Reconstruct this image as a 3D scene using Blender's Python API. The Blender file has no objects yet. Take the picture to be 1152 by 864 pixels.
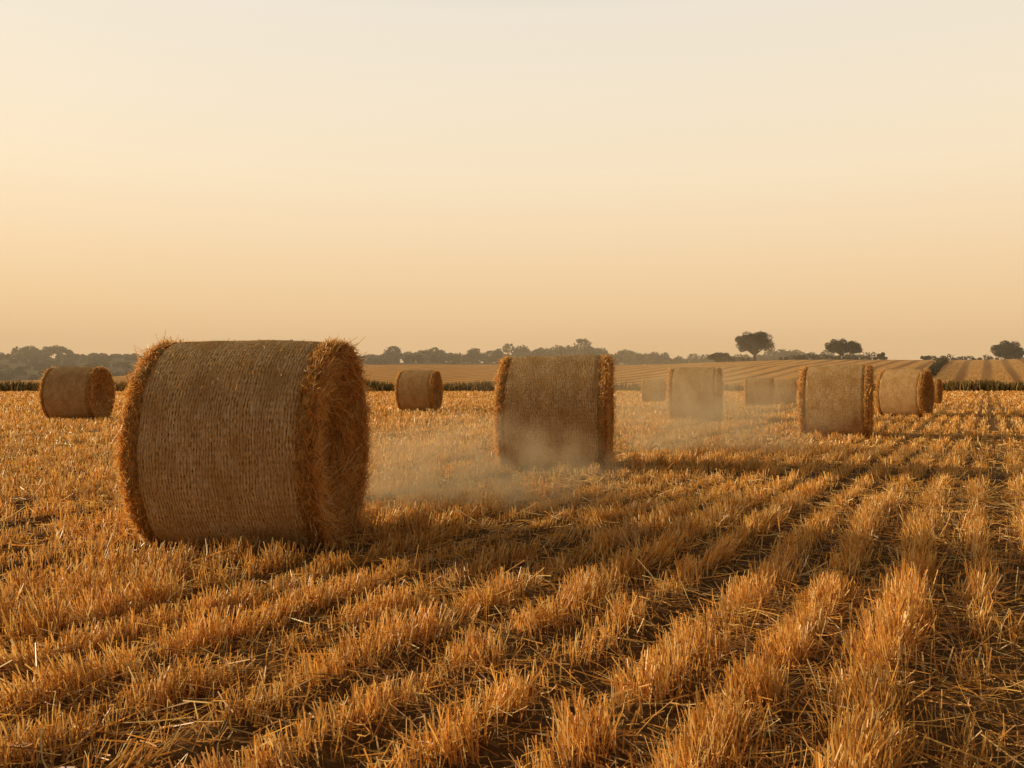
import bpy, math, numpy as np
from mathutils import Vector
rng = np.random.default_rng(7)
scene = bpy.context.scene
PHI = math.radians(28.1)
CP, SP = math.cos(PHI), math.sin(PHI)
SUN_EL = math.radians(14)
SUN_AZ = math.radians(-77.0)      # measured from +Y towards +X

# ------------------------------------------------------------------ helpers
def sstep(a, b, x):
    t = np.clip((x - a) / (b - a), 0, 1)
    return t * t * (3 - 2 * t)

_tab = np.random.default_rng(3).random((256, 256))
def vnoise(x, y):
    x = np.asarray(x, float); y = np.asarray(y, float)
    xi = np.floor(x).astype(int); yi = np.floor(y).astype(int)
    fx = x - xi; fy = y - yi
    fx = fx * fx * (3 - 2 * fx); fy = fy * fy * (3 - 2 * fy)
    g = lambda a, b: _tab[a % 256, b % 256]
    return (g(xi, yi) * (1 - fx) + g(xi + 1, yi) * fx) * (1 - fy) + \
           (g(xi, yi + 1) * (1 - fx) + g(xi + 1, yi + 1) * fx) * fy

def fbm(x, y, o=4):
    s = 0; a = .5; t = 0
    for i in range(o):
        s = s + a * vnoise(x * 2 ** i + 17 * i, y * 2 ** i + 31 * i); t += a; a *= .5
    return s / t

def terrain(x, y):
    x = np.asarray(x, float); y = np.asarray(y, float)
    A = 0.1 + 4.3 * sstep(-105, -45, x) + 1.3 * sstep(20, 70, x)
    z = A * sstep(82, 225, y) * (1 - .35 * sstep(260, 330, y))
    B = 13.5 - 5.0 * sstep(-150, -70, x) - 2.5 * sstep(0, 90, x)
    z = z + np.maximum(B - 3, 0) * sstep(270 + 30 * sstep(-150, -70, x), 430, y)
    z = z + (fbm(x / 40, y / 40, 3) - .5) * 1.2 * sstep(90, 200, y)
    z = z + (fbm(x / 9 + 5, y / 9, 2) - .5) * .12 * (1 - sstep(60, 110, y)) * sstep(1, 6, np.abs(y))
    return z

def new_mesh(name, verts, faces, mats=(), col=None, smooth=False, uv=None, midx=None):
    if not isinstance(faces, list): faces = [faces]
    me = bpy.data.meshes.new(name)
    verts = np.asarray(verts, np.float32)
    loops = np.concatenate([f.ravel() for f in faces]).astype(np.int32)
    tot = np.concatenate([np.full(len(f), f.shape[1]) for f in faces]).astype(np.int32)
    start = np.concatenate([[0], np.cumsum(tot)[:-1]]).astype(np.int32)
    me.vertices.add(len(verts)); me.vertices.foreach_set('co', verts.ravel())
    me.loops.add(len(loops)); me.loops.foreach_set('vertex_index', loops)
    me.polygons.add(len(tot)); me.polygons.foreach_set('loop_start', start)
    me.polygons.foreach_set('loop_total', tot)
    if midx is not None: me.polygons.foreach_set('material_index', np.asarray(midx, np.int32))
    me.update(calc_edges=True)
    if smooth: me.polygons.foreach_set('use_smooth', np.ones(len(tot), bool))
    if col is not None:
        c = np.ones((len(verts), 4), np.float32); c[:, :3] = col
        a = me.color_attributes.new('Col', 'FLOAT_COLOR', 'POINT'); a.data.foreach_set('color', c.ravel())
    if uv is not None:
        l = me.uv_layers.new(name='UVMap'); l.data.foreach_set('uv', np.asarray(uv, np.float32)[loops].ravel())
    for m in mats: me.materials.append(m)
    return me

def add_obj(name, me, parent=None, loc=(0, 0, 0)):
    o = bpy.data.objects.new(name, me); scene.collection.objects.link(o)
    o.location = loc
    if parent: o.parent = parent
    return o

def norm(v): return v / np.maximum(np.linalg.norm(v, axis=1, keepdims=True), 1e-9)

def ribbons(P, D, L, W, C, bend=.25, taper=.5, r=None):
    r = r or rng
    n = len(P); D = norm(D); L = np.broadcast_to(L, (n,))[:, None]; W = np.broadcast_to(W, (n,))[:, None]
    S = norm(np.cross(D, r.normal(size=(n, 3))))
    Bv = np.cross(D, S) * (r.normal(size=(n, 1)) * bend) + S * (r.normal(size=(n, 1)) * bend * .6)
    V = np.empty((n, 3, 2, 3), np.float32)
    for i, (t, w) in enumerate(((0, 1), (.5, .9), (1, taper))):
        c = P + D * L * t + Bv * L * t * t
        V[:, i, 0] = c - S * W * .5 * w; V[:, i, 1] = c + S * W * .5 * w
    b = (np.arange(n) * 6)[:, None]
    F = np.concatenate([b + np.array([[0, 1, 3, 2]]), b + np.array([[2, 3, 5, 4]])])
    return V.reshape(-1, 3), F, np.repeat(np.asarray(C, np.float32), 6, axis=0)

def merge(parts):
    vs, fs, cs = [], [], []; o = 0
    for v, f, c in parts:
        vs.append(v); fs.append(f + o); cs.append(c); o += len(v)
    return np.concatenate(vs), np.concatenate(fs), np.concatenate(cs)

STRAW = np.array([[.90, .44, .095], [.95, .56, .15], [.76, .345, .068], [.95, .68, .29], [.36, .15, .032], [.86, .40, .078]])
def straw_cols(n, r=None, p=(.24, .21, .17, .12, .11, .15)):
    r = r or rng
    c = STRAW[r.choice(len(STRAW), n, p=p)]
    return c * r.uniform(.68, 1.05, (n, 1))

# ------------------------------------------------------------------ materials
def mat_new(name):
    m = bpy.data.materials.new(name); m.use_nodes = True
    nt = m.node_tree; nt.nodes.clear()
    return m, nt, nt.nodes, nt.links

def M(N, L, op, a, b=None, c=None, clamp=False):
    n = N.new('ShaderNodeMath'); n.operation = op; n.use_clamp = clamp
    for i, v in enumerate((a, b, c)):
        if v is None: continue
        if isinstance(v, (int, float)): n.inputs[i].default_value = v
        else: L.new(v, n.inputs[i])
    return n.outputs[0]

def mixc(N, L, f, a, b, mode='MIX'):
    n = N.new('ShaderNodeMix'); n.data_type = 'RGBA'; n.blend_type = mode
    for s, v in ((0, f), (6, a), (7, b)):
        if isinstance(v, (int, float)): n.inputs[s].default_value = v
        elif isinstance(v, tuple): n.inputs[s].default_value = (*v, 1)
        else: L.new(v, n.inputs[s])
    return n.outputs[2]

def noise(N, L, vec, scale, detail=4, rough=.55):
    n = N.new('ShaderNodeTexNoise'); n.inputs['Scale'].default_value = scale
    n.inputs['Detail'].default_value = detail; n.inputs['Roughness'].default_value = rough
    if vec is not None: L.new(vec, n.inputs['Vector'])
    return n.outputs['Fac']

def ramp(N, L, f, stops):
    n = N.new('ShaderNodeValToRGB'); L.new(f, n.inputs[0]); e = n.color_ramp.elements
    while len(e) < len(stops): e.new(.5)
    for el, (p, c) in zip(e, stops):
        el.position = p; el.color = (*c, 1) if isinstance(c, tuple) else (c, c, c, 1)
    return n.outputs[0]

def leafy_material(name, trans=.35, rough=.6, spec=.25):
    m, nt, N, L = mat_new(name)
    at = N.new('ShaderNodeAttribute'); at.attribute_name = 'Col'
    p = N.new('ShaderNodeBsdfPrincipled'); p.inputs['Roughness'].default_value = rough
    p.inputs['Specular IOR Level'].default_value = spec
    L.new(at.outputs['Color'], p.inputs['Base Color'])
    t = N.new('ShaderNodeBsdfTranslucent'); L.new(at.outputs['Color'], t.inputs['Color'])
    mx = N.new('ShaderNodeMixShader'); mx.inputs[0].default_value = trans
    L.new(p.outputs[0], mx.inputs[1]); L.new(t.outputs[0], mx.inputs[2])
    o = N.new('ShaderNodeOutputMaterial'); L.new(mx.outputs[0], o.inputs[0])
    return m

mat_straw = leafy_material('straw_stalks', .4, .42, .5)
mat_leaf = leafy_material('tree_foliage', .15, .7, .1)
mat_grass = leafy_material('verge_grass', .25, .7, .1)

def ground_material():
    m, nt, N, L = mat_new('stubble_field_soil')
    geo = N.new('ShaderNodeNewGeometry'); pos = geo.outputs['Position']
    sep = N.new('ShaderNodeSeparateXYZ'); L.new(pos, sep.inputs[0])
    x, y = sep.outputs[0], sep.outputs[1]
    c = M(N, L, 'SUBTRACT', M(N, L, 'MULTIPLY', x, CP), M(N, L, 'MULTIPLY', y, SP))
    a = M(N, L, 'ADD', M(N, L, 'MULTIPLY', x, SP), M(N, L, 'MULTIPLY', y, CP))
    def cv(sc, sa):
        n = N.new('ShaderNodeCombineXYZ')
        L.new(M(N, L, 'MULTIPLY', c, sc), n.inputs[0]); L.new(M(N, L, 'MULTIPLY', a, sa), n.inputs[1]); return n.outputs[0]
    fine = noise(N, L, pos, 28, 6, .7)
    litter = noise(N, L, pos, 3.2, 4, .6)
    streak = noise(N, L, cv(3.0, .12), 1.0, 4, .6)
    wide = noise(N, L, cv(.38, .012), 1.0, 3, .55)
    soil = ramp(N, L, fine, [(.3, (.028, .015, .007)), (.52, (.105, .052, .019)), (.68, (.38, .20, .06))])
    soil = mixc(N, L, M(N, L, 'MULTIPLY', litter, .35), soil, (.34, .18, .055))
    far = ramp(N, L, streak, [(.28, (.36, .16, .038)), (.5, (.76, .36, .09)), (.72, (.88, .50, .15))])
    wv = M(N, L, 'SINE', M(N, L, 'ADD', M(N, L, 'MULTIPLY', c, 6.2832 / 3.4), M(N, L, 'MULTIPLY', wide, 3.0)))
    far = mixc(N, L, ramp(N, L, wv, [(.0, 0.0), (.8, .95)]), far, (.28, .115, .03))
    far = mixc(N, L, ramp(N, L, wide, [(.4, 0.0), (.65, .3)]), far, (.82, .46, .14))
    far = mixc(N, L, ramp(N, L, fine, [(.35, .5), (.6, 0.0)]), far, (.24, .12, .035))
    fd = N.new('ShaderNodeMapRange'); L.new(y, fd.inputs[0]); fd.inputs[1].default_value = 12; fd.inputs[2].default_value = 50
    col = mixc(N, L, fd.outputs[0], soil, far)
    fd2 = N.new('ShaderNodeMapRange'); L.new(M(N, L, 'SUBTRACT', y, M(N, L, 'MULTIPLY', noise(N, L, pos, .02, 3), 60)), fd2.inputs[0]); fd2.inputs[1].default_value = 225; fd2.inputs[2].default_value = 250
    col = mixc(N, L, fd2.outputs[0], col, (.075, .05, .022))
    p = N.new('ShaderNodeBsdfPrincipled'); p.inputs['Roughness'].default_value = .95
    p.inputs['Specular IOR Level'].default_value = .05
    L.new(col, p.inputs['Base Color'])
    b = N.new('ShaderNodeBump'); b.inputs['Strength'].default_value = .8; b.inputs['Distance'].default_value = .03
    L.new(fine, b.inputs['Height']); L.new(b.outputs[0], p.inputs['Normal'])
    o = N.new('ShaderNodeOutputMaterial'); L.new(p.outputs[0], o.inputs[0])
    return m

def net_material():
    m, nt, N, L = mat_new('net_wrap_over_straw')
    uv = N.new('ShaderNodeUVMap'); uv.uv_map = 'UVMap'
    sep = N.new('ShaderNodeSeparateXYZ'); L.new(uv.outputs[0], sep.inputs[0])
    u, v = sep.outputs[0], sep.outputs[1]
    def cv(su, sv):
        n = N.new('ShaderNodeCombineXYZ')
        L.new(M(N, L, 'MULTIPLY', u, su), n.inputs[0]); L.new(M(N, L, 'MULTIPLY', v, sv), n.inputs[1]); return n.outputs[0]
    wob = noise(N, L, cv(4, 4), 1.0, 4)
    wob2 = noise(N, L, cv(25, 9), 1.0, 2)
    vv = M(N, L, 'ADD', M(N, L, 'ADD', v, M(N, L, 'MULTIPLY', wob, .06)), M(N, L, 'MULTIPLY', wob2, .012))
    tri = M(N, L, 'PINGPONG', M(N, L, 'ADD', u, M(N, L, 'MULTIPLY', wob, .08)), .022)
    per = .0205
    def strand_(sg):
        ph = M(N, L, 'ADD', M(N, L, 'DIVIDE', vv, per), M(N, L, 'MULTIPLY', tri, sg * 9.0))
        return M(N, L, 'SINE', M(N, L, 'MULTIPLY', ph, 6.2832))
    thr = M(N, L, 'MAXIMUM', strand_(1), strand_(-1))
    strand = noise(N, L, cv(20, 45), 1.0, 4, .7)
    warp = noise(N, L, cv(6, 130), 1.0, 3, .65)
    thin = noise(N, L, cv(34, 85), 1.0, 4, .75)
    bands = noise(N, L, cv(.5, 9), 1.0, 3, .6)
    blotch = noise(N, L, cv(2.5, 4), 1.0, 5, .65)
    mask = M(N, L, 'MULTIPLY', ramp(N, L, thr, [(.3, 0.0), (.9, 1.0)]), ramp(N, L, strand, [(.36, .1), (.56, 1.0)]))
    mask = M(N, L, 'MAXIMUM', mask, ramp(N, L, warp, [(.51, 0.0), (.61, .85)]))
    straw = ramp(N, L, thin, [(.38, (.06, .026, .009)), (.49, (.44, .22, .06)), (.64, (.82, .48, .15))])
    netc = ramp(N, L, bands, [(.3, (.80, .59, .33)), (.7, (.96, .79, .52))])
    col = mixc(N, L, M(N, L, 'MULTIPLY', mask, .88), straw, netc)
    col = mixc(N, L, ramp(N, L, blotch, [(.40, .55), (.58, 0.0)]), col, (.44, .23, .068))
    p = N.new('ShaderNodeBsdfDiffuse'); p.inputs['Roughness'].default_value = 1.0
    L.new(col, p.inputs['Color'])
    h = M(N, L, 'ADD', M(N, L, 'MULTIPLY', mask, .6), M(N, L, 'MULTIPLY', thin, 1.4))
    b = N.new('ShaderNodeBump'); b.inputs['Strength'].default_value = .8; b.inputs['Distance'].default_value = .011
    L.new(h, b.inputs['Height']); L.new(b.outputs[0], p.inputs['Normal'])
    o = N.new('ShaderNodeOutputMaterial'); L.new(p.outputs[0], o.inputs[0])
    return m

def strawface_material():
    m, nt, N, L = mat_new('packed_straw')
    tc = N.new('ShaderNodeTexCoord')
    n1 = noise(N, L, tc.outputs['Object'], 45, 5, .7)
    n2 = noise(N, L, tc.outputs['Object'], 7, 3, .6)
    col = ramp(N, L, n1, [(.3, (.13, .06, .02)), (.5, (.46, .25, .075)), (.72, (.76, .46, .16))])
    col = mixc(N, L, ramp(N, L, n2, [(.35, .5), (.6, 0.0)]), col, (.18, .09, .03))
    p = N.new('ShaderNodeBsdfPrincipled'); p.inputs['Roughness'].default_value = .8
    p.inputs['Specular IOR Level'].default_value = .1
    L.new(col, p.inputs['Base Color'])
    b = N.new('ShaderNodeBump'); b.inputs['Strength'].default_value = 1; b.inputs['Distance'].default_value = .03
    L.new(n1, b.inputs['Height']); L.new(b.outputs[0], p.inputs['Normal'])
    o = N.new('ShaderNodeOutputMaterial'); L.new(p.outputs[0], o.inputs[0])
    return m

mat_ground = ground_material(); mat_net = net_material(); mat_face = strawface_material()

def bark_material():
    m, nt, N, L = mat_new('bark')
    tc = N.new('ShaderNodeTexCoord')
    col = ramp(N, L, noise(N, L, tc.outputs['Object'], 6, 5, .7), [(.3, (.03, .02, .012)), (.7, (.11, .075, .045))])
    p = N.new('ShaderNodeBsdfPrincipled'); p.inputs['Roughness'].default_value = .9
    L.new(col, p.inputs['Base Color'])
    o = N.new('ShaderNodeOutputMaterial'); L.new(p.outputs[0], o.inputs[0])
    return m
mat_bark = bark_material()

# ------------------------------------------------------------------ rows
ROW = .38
def rowprofile(c, a):
    cw = c + (vnoise(a * .25, c * .2) - .5) * .10
    return .5 + .5 * np.cos(2 * np.pi * cw / ROW)
TRACKS = [(-1.33, .15), (.06, .14), (.46, .08), (-4.9, .2), (-6.5, .2), (-10.4, .28), (-12.1, .28), (-17, .3), (-18.8, .3)]
def trackmask(c):
    m = np.zeros_like(c)
    for t, w in TRACKS: m = np.maximum(m, np.exp(-((c - t) / w) ** 2))
    return m
def ca(x, y): return x * CP - y * SP, x * SP + y * CP
def surf(x, y):
    c, a = ca(x, y)
    fade = 1 - sstep(9, 16, np.abs(y)) 
    fade = fade * (1 - sstep(6, 9, np.abs(x)))
    z = terrain(x, y)
    z = z + fade * (.035 * rowprofile(c, a) + (fbm(x * 6, y * 6, 3) - .5) * .05) - .03 * trackmask(c) * (1 - sstep(9, 16, np.abs(y)))
    return z

# ------------------------------------------------------------------ ground sheet
def axis(lo, hi, step, end_lo, end_hi, g=1.055):
    core = np.arange(lo, hi + 1e-6, step); up = []; v = hi; s = step
    while v < end_hi: s *= g; v += s; up.append(v)
    dn = []; v = lo; s = step
    while v > end_lo: s *= g; v -= s; dn.append(v)
    return np.array(dn[::-1] + list(core) + up)
gx = axis(-6, 8, .06, -4000, 4000); gy = axis(1, 12, .06, -300, 5000, 1.045)
X, Y = np.meshgrid(gx, gy); Z = surf(X, Y)
nx, ny = len(gx), len(gy)
i = np.arange(nx * ny).reshape(ny, nx)
F = np.stack([i[:-1, :-1], i[:-1, 1:], i[1:, 1:], i[1:, :-1]], -1).reshape(-1, 4)
add_obj('ground', new_mesh('ground', np.stack([X, Y, Z], -1).reshape(-1, 3), F, [mat_ground], smooth=True))

# ------------------------------------------------------------------ bales
def make_bale_meshes(name, seed, straws, wmul, R=.75, Ln=1.36):
    r = np.random.default_rng(seed)
    NU, NB = 144, 44
    th = np.linspace(0, 2 * np.pi, NU, endpoint=False)
    hw = Ln / 2 - .095
    def radius(t, v):
        n = (fbm(np.cos(t) * 1.6 + 9 + seed, np.sin(t) * 1.6 + v * .7 + 9, 2) - .5) * .07
        n += (vnoise(v * 9 + seed, 0 * t) - .5) * .004
        return n + .014 * (1 - np.clip(np.abs(v) / hw, 0, 1) ** 2.5)
    def place(t, v, rr):
        x = v; y = np.cos(t) * rr; z = np.sin(t) * rr
        y = y * (1 + .025 * np.clip(-z / R, -.4, 1))
        z = np.where(z < -.69 * R / .75, -.69 * R / .75 + (z + .69 * R / .75) * .25, z)
        return np.stack([x, y, z + R - .045], -1)
    vs = np.linspace(-hw, hw, NB)
    T, V = np.meshgrid(th, vs)
    e = np.clip((np.abs(V) - (hw - .05)) / .05, 0, 1)
    RR = R + radius(T, V) - .018 * e ** 2
    P = place(T, V, RR).reshape(-1, 3)
    idx = np.arange(NB * NU).reshape(NB, NU); nxt = np.roll(idx, -1, axis=1)
    Fb = np.stack([idx[:-1], nxt[:-1], nxt[1:], idx[1:]], -1).reshape(-1, 4)
    uv = np.stack([(T * R).ravel(), V.ravel()], -1)
    body = new_mesh(name + '_wrapped_body', P, Fb, [mat_net], smooth=True, uv=uv)
    parts = []; capV = []; capF = []; off = 0
    prof = [(hw - .05, .93), (hw - .01, .975), (hw + .03, .995), (hw + .075, .99), (hw + .105, .955), (hw + .11, .9), (hw + .085, .8),
            (hw + .05, .68), (hw + .03, .55), (hw + .0, .42), (hw - .06, .3), (hw - .08, .15), (hw - .07, .02)]
    for sgn in (-1, 1):
        rows = []
        for k, (pv, pr) in enumerate(prof):
            jit = (fbm(th * 6 + k * .7 + seed, np.full(NU, k * .9 + sgn), 3) - .5) * (.05 if k > 1 else .02)
            rr = R * pr + radius(th, sgn * hw + 0 * th) * min(1, pr) + (fbm(th * 9 + 40, np.full(NU, k * 1.3 + seed), 2) - .5) * .025 * (pr > .85)
            rows.append(place(th, sgn * (pv + jit), rr))
        C = np.stack(rows); capV.append(C.reshape(-1, 3))
        idx = np.arange(len(prof) * NU).reshape(len(prof), NU) + off; nxt = np.roll(idx, -1, axis=1)
        capF.append(np.stack([idx[:-1], nxt[:-1], nxt[1:], idx[1:]], -1).reshape(-1, 4)); off += len(prof) * NU
        n = int(straws * .6); t = r.uniform(0, 2 * np.pi, n); q = np.sqrt(r.uniform(.01, 1, n)) * .98
        pv = np.interp(q, [p[1] for p in prof[::-1]][:9], [p[0] for p in prof[::-1]][:9])
        base = place(t, sgn * (pv + .004), q * R)
        tan = np.stack([0 * t, -np.sin(t), np.cos(t)], -1)
        D = tan * r.choice([-1, 1], (n, 1)) + r.normal(size=(n, 3)) * .3; D[:, 0] = sgn * np.abs(r.normal(size=n)) * .25
        parts.append(ribbons(base, D, r.uniform(.05, .17, n), .005 * wmul, straw_cols(n, r), .3, r=r))
        n = int(straws * .95); t = r.uniform(0, 2 * np.pi, n); v = r.uniform(hw - .005, hw + .11, n)
        pr = np.interp(v, [p[0] for p in prof[:6]], [p[1] for p in prof[:6]])
        base = place(t, sgn * v, R * pr + radius(t, sgn * hw + 0 * t) - .006)
        rad = np.stack([0 * t, np.cos(t), np.sin(t)], -1); tan = np.stack([0 * t, -np.sin(t), np.cos(t)], -1)
        poke = r.random((n, 1)) < .09 + .09 * (v > hw + .05)[:, None]
        D = rad * np.where(poke, r.uniform(.3, 1.0, (n, 1)), r.uniform(.0, .10, (n, 1))) + tan * r.choice([-1, 1], (n, 1)) * r.uniform(.4, 1, (n, 1))
        D[:, 0] = sgn * r.normal(.25, .35, n)
        Lh = np.where(poke[:, 0], r.uniform(.02, .065, n), r.uniform(.03, .09, n))
        parts.append(ribbons(base, D, Lh, .005 * wmul, straw_cols(n, r), .18, r=r))
    ends = new_mesh(name + '_straw_ends', np.concatenate(capV), np.concatenate(capF), [mat_face], smooth=True)
    n = int(straws * .42); t = r.uniform(0, 2 * np.pi, n); v = r.uniform(-hw, hw, n)
    base = place(t, v, R + radius(t, v) - .003)
    rad = np.stack([0 * t, np.cos(t), np.sin(t)], -1); tan = np.stack([0 * t, -np.sin(t), np.cos(t)], -1)
    D = tan * r.choice([-1, 1], (n, 1)) + rad * np.abs(r.normal(size=(n, 1))) * .16; D[:, 0] = r.normal(size=n) * .35
    parts.append(ribbons(base, D, r.uniform(.015, .05, n), .003 * wmul, straw_cols(n, r) * .95, .12, r=r))
    v, f, c = merge(parts)
    v[:, 2] = np.maximum(v[:, 2], -.05)
    loose = new_mesh(name + '_loose_straw', v, f, [mat_straw], col=c)
    return body, ends, loose

bm_hi = make_bale_meshes('bale_a', 1, 12000, 1.0, Ln=1.25)
bm_mid = make_bale_meshes('bale_b', 2, 7000, 1.2)
bm_mid2 = make_bale_meshes('bale_c', 5, 4000, 1.7, Ln=1.3)
bm_lo = make_bale_meshes('bale_d', 3, 2500, 2.3, Ln=1.32)
bm_lo2 = make_bale_meshes('bale_e', 4, 2500, 2.3, Ln=1.32)
BALES = [(-1.86, 6.46, -4, 1.0, bm_hi), (.59, 11.7, -9, 1.0, bm_mid), (5.2, 25.2, -17, 1.02, bm_lo),
         (6.75, 18.5, -24, 1.0, bm_mid2), (12.2, 27.6, -40, .98, bm_lo2), (18.2, 39, -36, .78, bm_lo),
         (-3.4, 32.6, -12, 1.0, bm_lo2), (10.1, 36.3, -18, .80, bm_lo), (11.75, 38.5, -22, .74, bm_lo2),
         (6.7, 42, -16, .74, bm_lo2), (-12.3, 25.2, -1, 1.03, bm_lo)]
for (x, y, rz, s, ms) in BALES:
    e = bpy.data.objects.new('hay_bale', None); scene.collection.objects.link(e)
    e.location = (x, y, float(terrain(x, y)) + .005); e.rotation_euler = (0, 0, math.radians(rz)); e.scale = (s, s, s)
    for nm, me in zip(('wrapped_body', 'straw_ends', 'loose_straw'), ms): add_obj(nm, me, e)

# ------------------------------------------------------------------ stubble
def in_bale(x, y):
    m = np.zeros(len(x), bool)
    for (bx, by, rz, s, ms) in BALES:
        a = math.radians(rz); dx = x - bx; dy = y - by
        lx = dx * math.cos(a) + dy * math.sin(a); ly = -dx * math.sin(a) + dy * math.cos(a)
        m |= (np.abs(lx) < .66 * s) & (np.abs(ly) < .33 * s)
    return m

def stubble_zone(y0, y1, dens, w, hmul, slope=.72, mar=1.6, rowsig=.053):
    xm = slope * y1 + mar
    n = int(dens * (y1 - y0) * 2 * xm)
    x = rng.uniform(-xm, xm, n); y = rng.uniform(y0, y1, n)
    k = np.abs(x) < slope * y + mar; x, y = x[k], y[k]; n = len(x)
    c, a = ca(x, y)
    wob = (vnoise(a * .25, c * .2) - .5) * .10
    row = np.round((c + wob) / ROW)
    stray = rng.random(n) < .10
    c2 = row * ROW - wob + rng.normal(0, 1, n) * np.where(stray, .16, rowsig * (.75 + .7 * vnoise(a * .9, row * 3.7)))
    c2 = c2 + (vnoise(a * 1.7, row * 5.1) - .5) * .07
    a2 = a
    cl = vnoise(a2 * 5.0, row * 7.3) * .6 + vnoise(a2 * 11 + 50, row * 9.1) * .4
    patch = fbm(c2 * .55 + 40, a2 * .3, 3)
    keep = rng.random(n) < np.clip((cl * 2.2 - .48) * (.3 + 1.4 * patch), 0.05, 1) * (1 - .95 * trackmask(c2))
    c2, a2, cl, patch, row, stray = c2[keep], a2[keep], cl[keep], patch[keep], row[keep], stray[keep]; n = len(c2)
    x = c2 * CP + a2 * SP; y = -c2 * SP + a2 * CP
    k = ~in_bale(x, y); x, y, cl, patch, c2, a2, row, stray = x[k], y[k], cl[k], patch[k], c2[k], a2[k], row[k], stray[k]; n = len(x)
    z = surf(x, y) - .01
    h = (.05 + .09 * cl + .05 * patch) * rng.uniform(.45, 1.2, n) * hmul * np.where(stray, .75, 1)
    h *= .75 + .5 * vnoise(row * 3.1, a2 * .35)
    lean = rng.normal(0, .2, (n, 2)); flat = rng.random(n) < .11; lean[flat] *= 5
    D = np.stack([lean[:, 0], lean[:, 1], np.ones(n)], -1)
    trample = sstep(.62, .72, fbm(x * .9 + 70, y * .9, 3)) * 1.6
    D[:, 0] += (.5 + trample) * (vnoise(x * 2.6, y * 2.6) - .5); D[:, 1] += (.5 + trample) * (vnoise(x * 2.6 + 9, y * 2.6) - .5)
    col = straw_cols(n) * (.75 + .45 * fbm(x * .7, y * .7, 2))[:, None]
    return ribbons(np.stack([x, y, z], -1), D, h, w * rng.uniform(.7, 1.3, n), col, .12, .75)

def loose_zone(y0, y1, dens, w, Lr=(.04, .24), slope=.72, mar=1.6):
    xm = slope * y1 + mar; n = int(dens * (y1 - y0) * 2 * xm)
    x = rng.uniform(-xm, xm, n); y = rng.uniform(y0, y1, n)
    k = (np.abs(x) < slope * y + mar) & ~in_bale(x, y)
    k &= rng.random(n) < .2 + 1.1 * fbm(x * 1.6, y * 1.6, 3) ** 1.5
    x, y = x[k], y[k]; n = len(x)
    D = np.stack([rng.normal(size=n), rng.normal(size=n), rng.normal(0, .18, n)], -1)
    z = surf(x, y) + rng.uniform(.003, .055, n)
    return ribbons(np.stack([x, y, z], -1), D, rng.uniform(*Lr, n), w * rng.uniform(.6, 1.3, n), straw_cols(n) * .95, .18, .9)

zones = [stubble_zone(1.6, 5, 3400, .0052, .98, mar=1.2), stubble_zone(5, 9, 1950, .0066, .96), stubble_zone(9, 15, 900, .010, .96),
         stubble_zone(15, 28, 310, .019, .96), stubble_zone(28, 50, 85, .04, 1.0), stubble_zone(50, 78, 30, .08, .9)]
v, f, c = merge(zones)
add_obj('stubble', new_mesh('stubble', v, f, [mat_straw], col=c))
v, f, c = merge([loose_zone(1.6, 5, 1200, .0042), loose_zone(5, 10, 420, .006), loose_zone(10, 20, 100, .011)])
add_obj('loose_straw_litter', new_mesh('loose_straw_litter', v, f, [mat_straw], col=c))

# ------------------------------------------------------------------ verge + hedgerow
def tufts(x, y, h, w, cols, sx=.3):
    n = len(x); z = terrain(x, y) - .05
    D = np.stack([rng.normal(0, sx, n), rng.normal(0, sx, n), np.ones(n)], -1)
    return ribbons(np.stack([x, y, z], -1), D, h, w, cols, .2, .3)
n = 30000
x = rng.uniform(-85, 95, n); y = 80 + rng.normal(0, 1.3, n) + 1.5 * np.sin(x * .05)
hh = (.25 + 1.15 * fbm(x * .22, y * .3, 3)) * rng.uniform(.6, 1.1, n)
g = np.array([[.13, .088, .026], [.19, .12, .038], [.09, .066, .02], [.30, .18, .06]])[rng.choice(4, n, p=[.35, .25, .2, .2])]
v, f, c = tufts(x, y, hh, .10, g * rng.uniform(.7, 1.2, (n, 1)))
add_obj('grass_verge', new_mesh('grass_verge', v, f, [mat_grass], col=c))

def leaf_cloud(centers, radii, per, size, base, flat=.75, rr=None):
    rr = rr or rng
    P = []; Cc = []
    for ce, ra, p in zip(centers, radii, per):
        d = norm(rr.normal(size=(p, 3))); q = rr.uniform(.25, 1, (p, 1)) ** .5
        pt = np.asarray(ce) + d * q * ra * np.array([1, 1, flat]); P.append(pt)
        Cc.append(base * rr.uniform(.5, 1.5, (p, 1)) * rr.uniform(.75, 1.25))
    P = np.concatenate(P); Cc = np.concatenate(Cc); n = len(P)
    A = norm(rr.normal(size=(n, 3))); B = norm(np.cross(A, rr.normal(size=(n, 3))))
    s = (size * rr.uniform(.6, 1.4, n))[:, None]
    V = np.stack([P - A * s, P + B * s * .6, P + A * s, P - B * s * .6], 1).reshape(-1, 3)
    F = np.arange(n * 4).reshape(n, 4)
    return V, F, np.repeat(Cc, 4, axis=0)

LEAF = np.array([.060, .044, .018])
cs, rs = [], []
for x in np.arange(52, 190, 1.3):
    y = 222 + 3 * math.sin(x * .07) + rng.normal(0, .5)
    if fbm(x * .08, 3.0, 2) < .33: continue
    r_ = rng.uniform(.5, 1.1) * (1.0 + .5 * (rng.random() < .1))
    cs.append((x, y, float(terrain(x, y)) + r_ * .6)); rs.append(r_)
for t in np.linspace(0, 1, 26):
    y = 120 + 62 * t; x = 0.466 * 120 + t * (0.486 * 182 - 0.466 * 120)
    r_ = rng.uniform(.6, 1.0); cs.append((x, y, float(terrain(x, y)) + r_ * .5)); rs.append(r_)
v, f, c = leaf_cloud(cs, rs, [90] * len(cs), .22, LEAF)
add_obj('hedgerow', new_mesh('hedgerow', v, f, [mat_leaf], col=c))

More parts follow.
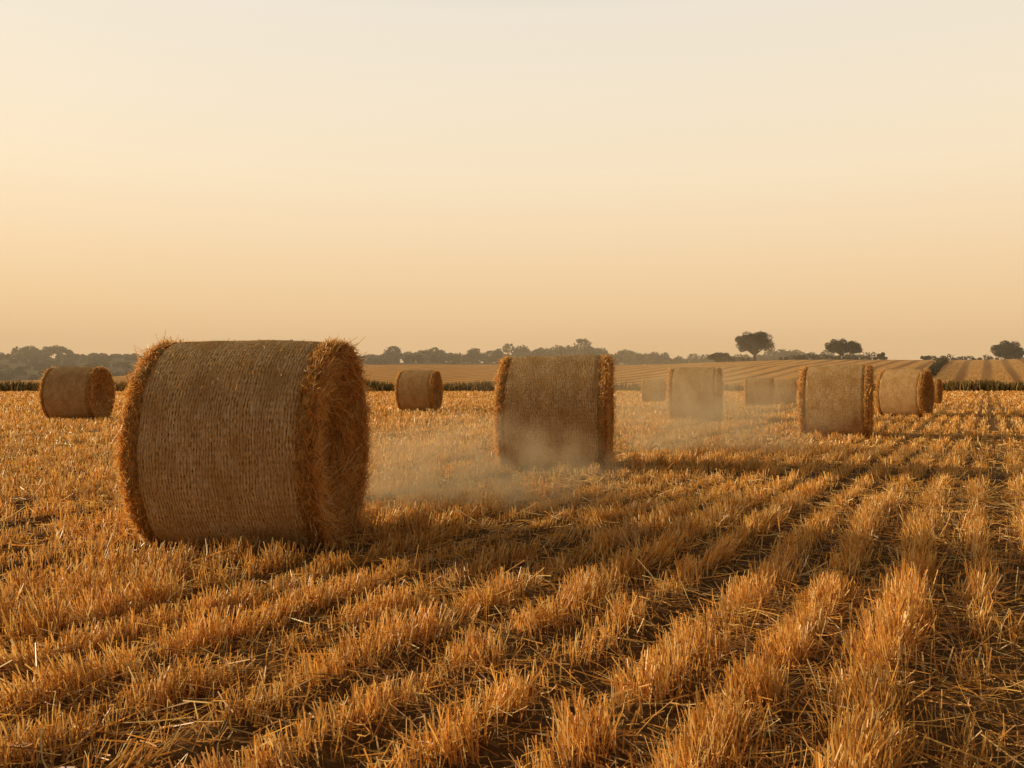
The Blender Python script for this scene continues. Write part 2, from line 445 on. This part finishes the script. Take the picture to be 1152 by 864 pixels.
cs, rs, pp = [], [], []
def add_crown(x, y, r_, up=1.0, k=1.0):
    z = float(terrain(x, y))
    for _ in range(3):
        ox, oy, oz = rng.normal(0, .45, 3) * r_
        q = r_ * rng.uniform(.5, .85)
        cs.append((x + ox, y + oy, z + r_ * up + oz * .6)); rs.append(q); pp.append(int(130 * k * max(1, q / 2.6) ** 2))
for x in np.arange(-290, 175, 2.2):       # skyline wood
    big = fbm((x + 300) * .03, 8.0, 3)
    r_ = (3.0 + 4.2 * np.clip(big - .28, 0, 1)) * rng.uniform(.7, 1.3)
    if x < -130: r_ *= .38
    add_crown(x, 432 + rng.normal(0, 6), r_, .85)
for x in np.arange(-150, 120, 2.8):      # lower front belt
    add_crown(x + rng.normal(0, 2), 396 + rng.normal(0, 8), rng.uniform(1.8, 3.2), .7)
for _ in range(9): add_crown(-228 + rng.normal(0, 8), 430, rng.uniform(2.2, 3.4), 1.2)
for _ in range(420):                     # scrub on the left slope
    add_crown(rng.uniform(-290, -100), rng.uniform(290, 428), rng.uniform(.8, 2.0), .4, .6)
v, f, c = leaf_cloud(cs, rs, pp, .55, LEAF * 1.0)
add_obj('treeline', new_mesh('treeline', v, f, [mat_leaf], col=c))

# ------------------------------------------------------------------ lone trees
def tube(p0, p1, r0, r1, k=8):
    p0 = np.array(p0, float); p1 = np.array(p1, float); d = p1 - p0; d /= np.linalg.norm(d)
    a = np.cross(d, [.3, .9, .1]); a /= np.linalg.norm(a); b = np.cross(d, a)
    t = np.linspace(0, 2 * np.pi, k, endpoint=False)
    ring = lambda p, r: p + r * (np.cos(t)[:, None] * a + np.sin(t)[:, None] * b)
    V = np.concatenate([ring(p0, r0), ring(p1, r1)]); i = np.arange(k); j = (i + 1) % k
    return V, np.stack([i, j, j + k, i + k], -1), np.zeros((2 * k, 3))

def lone_tree(name, x, y, H, Wd, seed, trunk=.28, nclump=34, lobes=None):
    r = np.random.default_rng(seed); z0 = float(terrain(x, y)) - .15
    e = bpy.data.objects.new(name, None); scene.collection.objects.link(e); e.location = (x, y, z0)
    tp = []; cl = []; th = H * trunk
    tp.append(tube((0, 0, 0), (.1, 0, th * .6), H * .055, H * .042)); tp.append(tube((.1, 0, th * .58), (.05, .05, th), H * .042, H * .036))
    lobes = lobes or [(0, 0, 1.0)]
    Hc = H - th
    for k in range(nclump):
        lx, lz, ls = lobes[k % len(lobes)]
        d = norm(r.normal(size=(1, 3)))[0]; d[2] = max(d[2], -.75)
        q = r.uniform(.3, .80)
        ce = np.array([lx * Wd / 2 + d[0] * q * Wd / 2 * ls, d[1] * q * Wd / 2 * ls, th + Hc * (.42 + lz + .52 * d[2] * q * ls)])
        cl.append(ce)
        if k % 2 == 0:
            mid = np.array([ce[0] * .45, ce[1] * .45, th + (ce[2] - th) * .35])
            tp.append(tube((.05, .05, th * .9), mid, H * .026, H * .016, 6)); tp.append(tube(mid, ce, H * .016, H * .005, 5))
    v, f, c = merge(tp); add_obj('trunk_and_limbs', new_mesh(name + '_wood', v, f, [mat_bark], smooth=True), e)
    v, f, c = leaf_cloud(cl, r.uniform(.12, .22, nclump) * Wd * .62, [260] * nclump, .15, LEAF * .8, .75, rr=r)
    add_obj('crown', new_mesh(name + '_crown', v, f, [mat_leaf], col=c), e)
lone_tree('oak_tree', 58.3, 214, 8.2, 11.6, 11, .22, 64)
lone_tree('oak_tree', 80.3, 216, 5.9, 10.0, 12, .2, 50, [(-.3, .03, .75), (.4, -.05, .62)])
lone_tree('oak_tree', 121.5, 218, 5.0, 9.5, 13, .1, 40)
lone_tree('bush', 90.8, 219, 2.2, 2.8, 14, .08, 14)
lone_tree('bush', 71.5, 219, 1.6, 3.0, 15, .08, 14)
lone_tree('bush', 50.0, 216, 2.8, 6.5, 16, .08, 20)
lone_tree('bush', 102.5, 220, 1.8, 3.5, 17, .08, 14)

# ------------------------------------------------------------------ dust and haze
def pvol(N, color):
    s = N.new('ShaderNodeVolumePrincipled'); s.inputs['Color'].default_value = (*color, 1)
    s.inputs['Absorption Color'].default_value = (0, 0, 0, 1); s.inputs['Anisotropy'].default_value = 0
    return s
def haze_box():
    m, nt, N, L = mat_new('evening_haze')
    s = pvol(N, (1, .83, .63)); s.inputs['Density'].default_value = .0012
    o = N.new('ShaderNodeOutputMaterial'); L.new(s.outputs[0], o.inputs['Volume'])
    x0, x1, y0, y1, z0, z1 = -600, 600, 90, 640, -4, 30
    V = np.array([(x, y, z) for x in (x0, x1) for y in (y0, y1) for z in (z0, z1)])
    F = np.array([(0, 1, 3, 2), (4, 6, 7, 5), (0, 4, 5, 1), (2, 3, 7, 6), (0, 2, 6, 4), (1, 5, 7, 3)])
    add_obj('haze', new_mesh('haze', V, F, [m]))
haze_box()

def dust(x, y, sx, sy, sz, dens, seed, z=None):
    m, nt, N, L = mat_new('dust_%d' % seed)
    tc = N.new('ShaderNodeTexCoord')
    ln = N.new('ShaderNodeVectorMath'); ln.operation = 'LENGTH'; L.new(tc.outputs['Object'], ln.inputs[0])
    fall = M(N, L, 'SUBTRACT', 1.0, ln.outputs['Value'], clamp=True)
    geo = N.new('ShaderNodeNewGeometry')
    mp = N.new('ShaderNodeVectorMath'); mp.operation = 'ADD'; L.new(geo.outputs['Position'], mp.inputs[0])
    mp.inputs[1].default_value = (seed * 7.3, seed * 3.1, seed * 1.7)
    nn = N.new('ShaderNodeTexNoise')
    nn.inputs['Scale'].default_value = 2.4 / max(sz, .45); nn.inputs['Detail'].default_value = 3; nn.inputs['Roughness'].default_value = .6
    L.new(mp.outputs[0], nn.inputs['Vector'])
    nz = M(N, L, 'SUBTRACT', M(N, L, 'MULTIPLY', nn.outputs['Fac'], 6.0), 2.5, clamp=True)
    d = M(N, L, 'MULTIPLY', M(N, L, 'MULTIPLY', nz, M(N, L, 'POWER', fall, 1.1)), dens)
    s = pvol(N, (1, .74, .44))
    L.new(d, s.inputs['Density'])
    o = N.new('ShaderNodeOutputMaterial'); L.new(s.outputs[0], o.inputs['Volume'])
    bpy.ops.mesh.primitive_uv_sphere_add(segments=32, ring_count=16)
    ob = bpy.context.object; ob.name = 'dust_cloud'; ob.data.name = 'dust_cloud'
    ob.location = (x, y, sz * .35 if z is None else z); ob.scale = (sx, sy, sz); ob.data.materials.append(m)
dust(-.45, 8.1, 1.65, 1.0, .72, 2.6, 1)
dust(.5, 10.2, 1.3, .5, .40, .5, 2)
dust(3.1, 14.2, 2.4, 1.6, 1.15, 1.1, 4)
dust(4.2, 20.5, 4.0, 2.8, 1.3, .20, 5)
dust(5.5, 33, 10, 6, 2.6, .07, 6)

# ------------------------------------------------------------------ sun, sky
S = Vector((math.sin(SUN_AZ) * math.cos(SUN_EL), math.cos(SUN_AZ) * math.cos(SUN_EL), math.sin(SUN_EL)))
sl = bpy.data.lights.new('sun', 'SUN'); sl.energy = 5.0; sl.angle = math.radians(.5); sl.color = (1, .82, .52)
so = bpy.data.objects.new('sun', sl); scene.collection.objects.link(so)
so.rotation_euler = (-S).to_track_quat('-Z', 'Y').to_euler(); so.location = (-20, 10, 15)

w = bpy.data.worlds.new('World'); scene.world = w; w.use_nodes = True
N = w.node_tree.nodes; L = w.node_tree.links; N.clear()
sky = N.new('ShaderNodeTexSky'); sky.sky_type = 'NISHITA'; sky.sun_disc = False
sky.sun_elevation = SUN_EL; sky.sun_rotation = SUN_AZ % (2 * math.pi)
sky.air_density = 1.5; sky.dust_density = 6; sky.ozone_density = 1
tc = N.new('ShaderNodeTexCoord'); sp = N.new('ShaderNodeSeparateXYZ'); L.new(tc.outputs['Generated'], sp.inputs[0])
haze = ramp(N, L, sp.outputs[2], [(0.0, (1.0, .62, .31)), (.10, (1.0, .70, .40)), (.22, (1.0, .81, .56)), (.38, (.91, .81, .665)), (.55, (.34, .31, .26)), (1.0, (.12, .11, .11))])
dt = N.new('ShaderNodeVectorMath'); dt.operation = 'DOT_PRODUCT'; L.new(tc.outputs['Generated'], dt.inputs[0])
dt.inputs[1].default_value = (math.sin(math.radians(-35)), math.cos(math.radians(-35)), 0)
az = N.new('ShaderNodeMapRange'); L.new(dt.outputs['Value'], az.inputs[0])
az.inputs[1].default_value = -.6; az.inputs[2].default_value = .35; az.inputs[3].default_value = .46; az.inputs[4].default_value = 1.12
hz = N.new('ShaderNodeVectorMath'); hz.operation = 'SCALE'; L.new(haze, hz.inputs[0]); L.new(az.outputs[0], hz.inputs['Scale'])
nsc = N.new('ShaderNodeVectorMath'); nsc.operation = 'SCALE'; L.new(sky.outputs[0], nsc.inputs[0]); nsc.inputs['Scale'].default_value = .1
mx = mixc(N, L, .82, nsc.outputs[0], hz.outputs[0])
bg = N.new('ShaderNodeBackground'); L.new(mx, bg.inputs[0]); bg.inputs[1].default_value = 1.0
o = N.new('ShaderNodeOutputWorld'); L.new(bg.outputs[0], o.inputs[0])

# ------------------------------------------------------------------ camera
cam = bpy.data.cameras.new('camera'); co = bpy.data.objects.new('camera', cam); scene.collection.objects.link(co)
cam.sensor_width = 36; cam.lens = 31.25; cam.clip_end = 9000; cam.clip_start = .05
co.location = (0, 0, 1.2); co.rotation_euler = (math.radians(90 - .4), 0, 0)
scene.camera = co
scene.view_settings.view_transform = 'Standard'; scene.view_settings.look = 'None'; scene.view_settings.exposure = 0
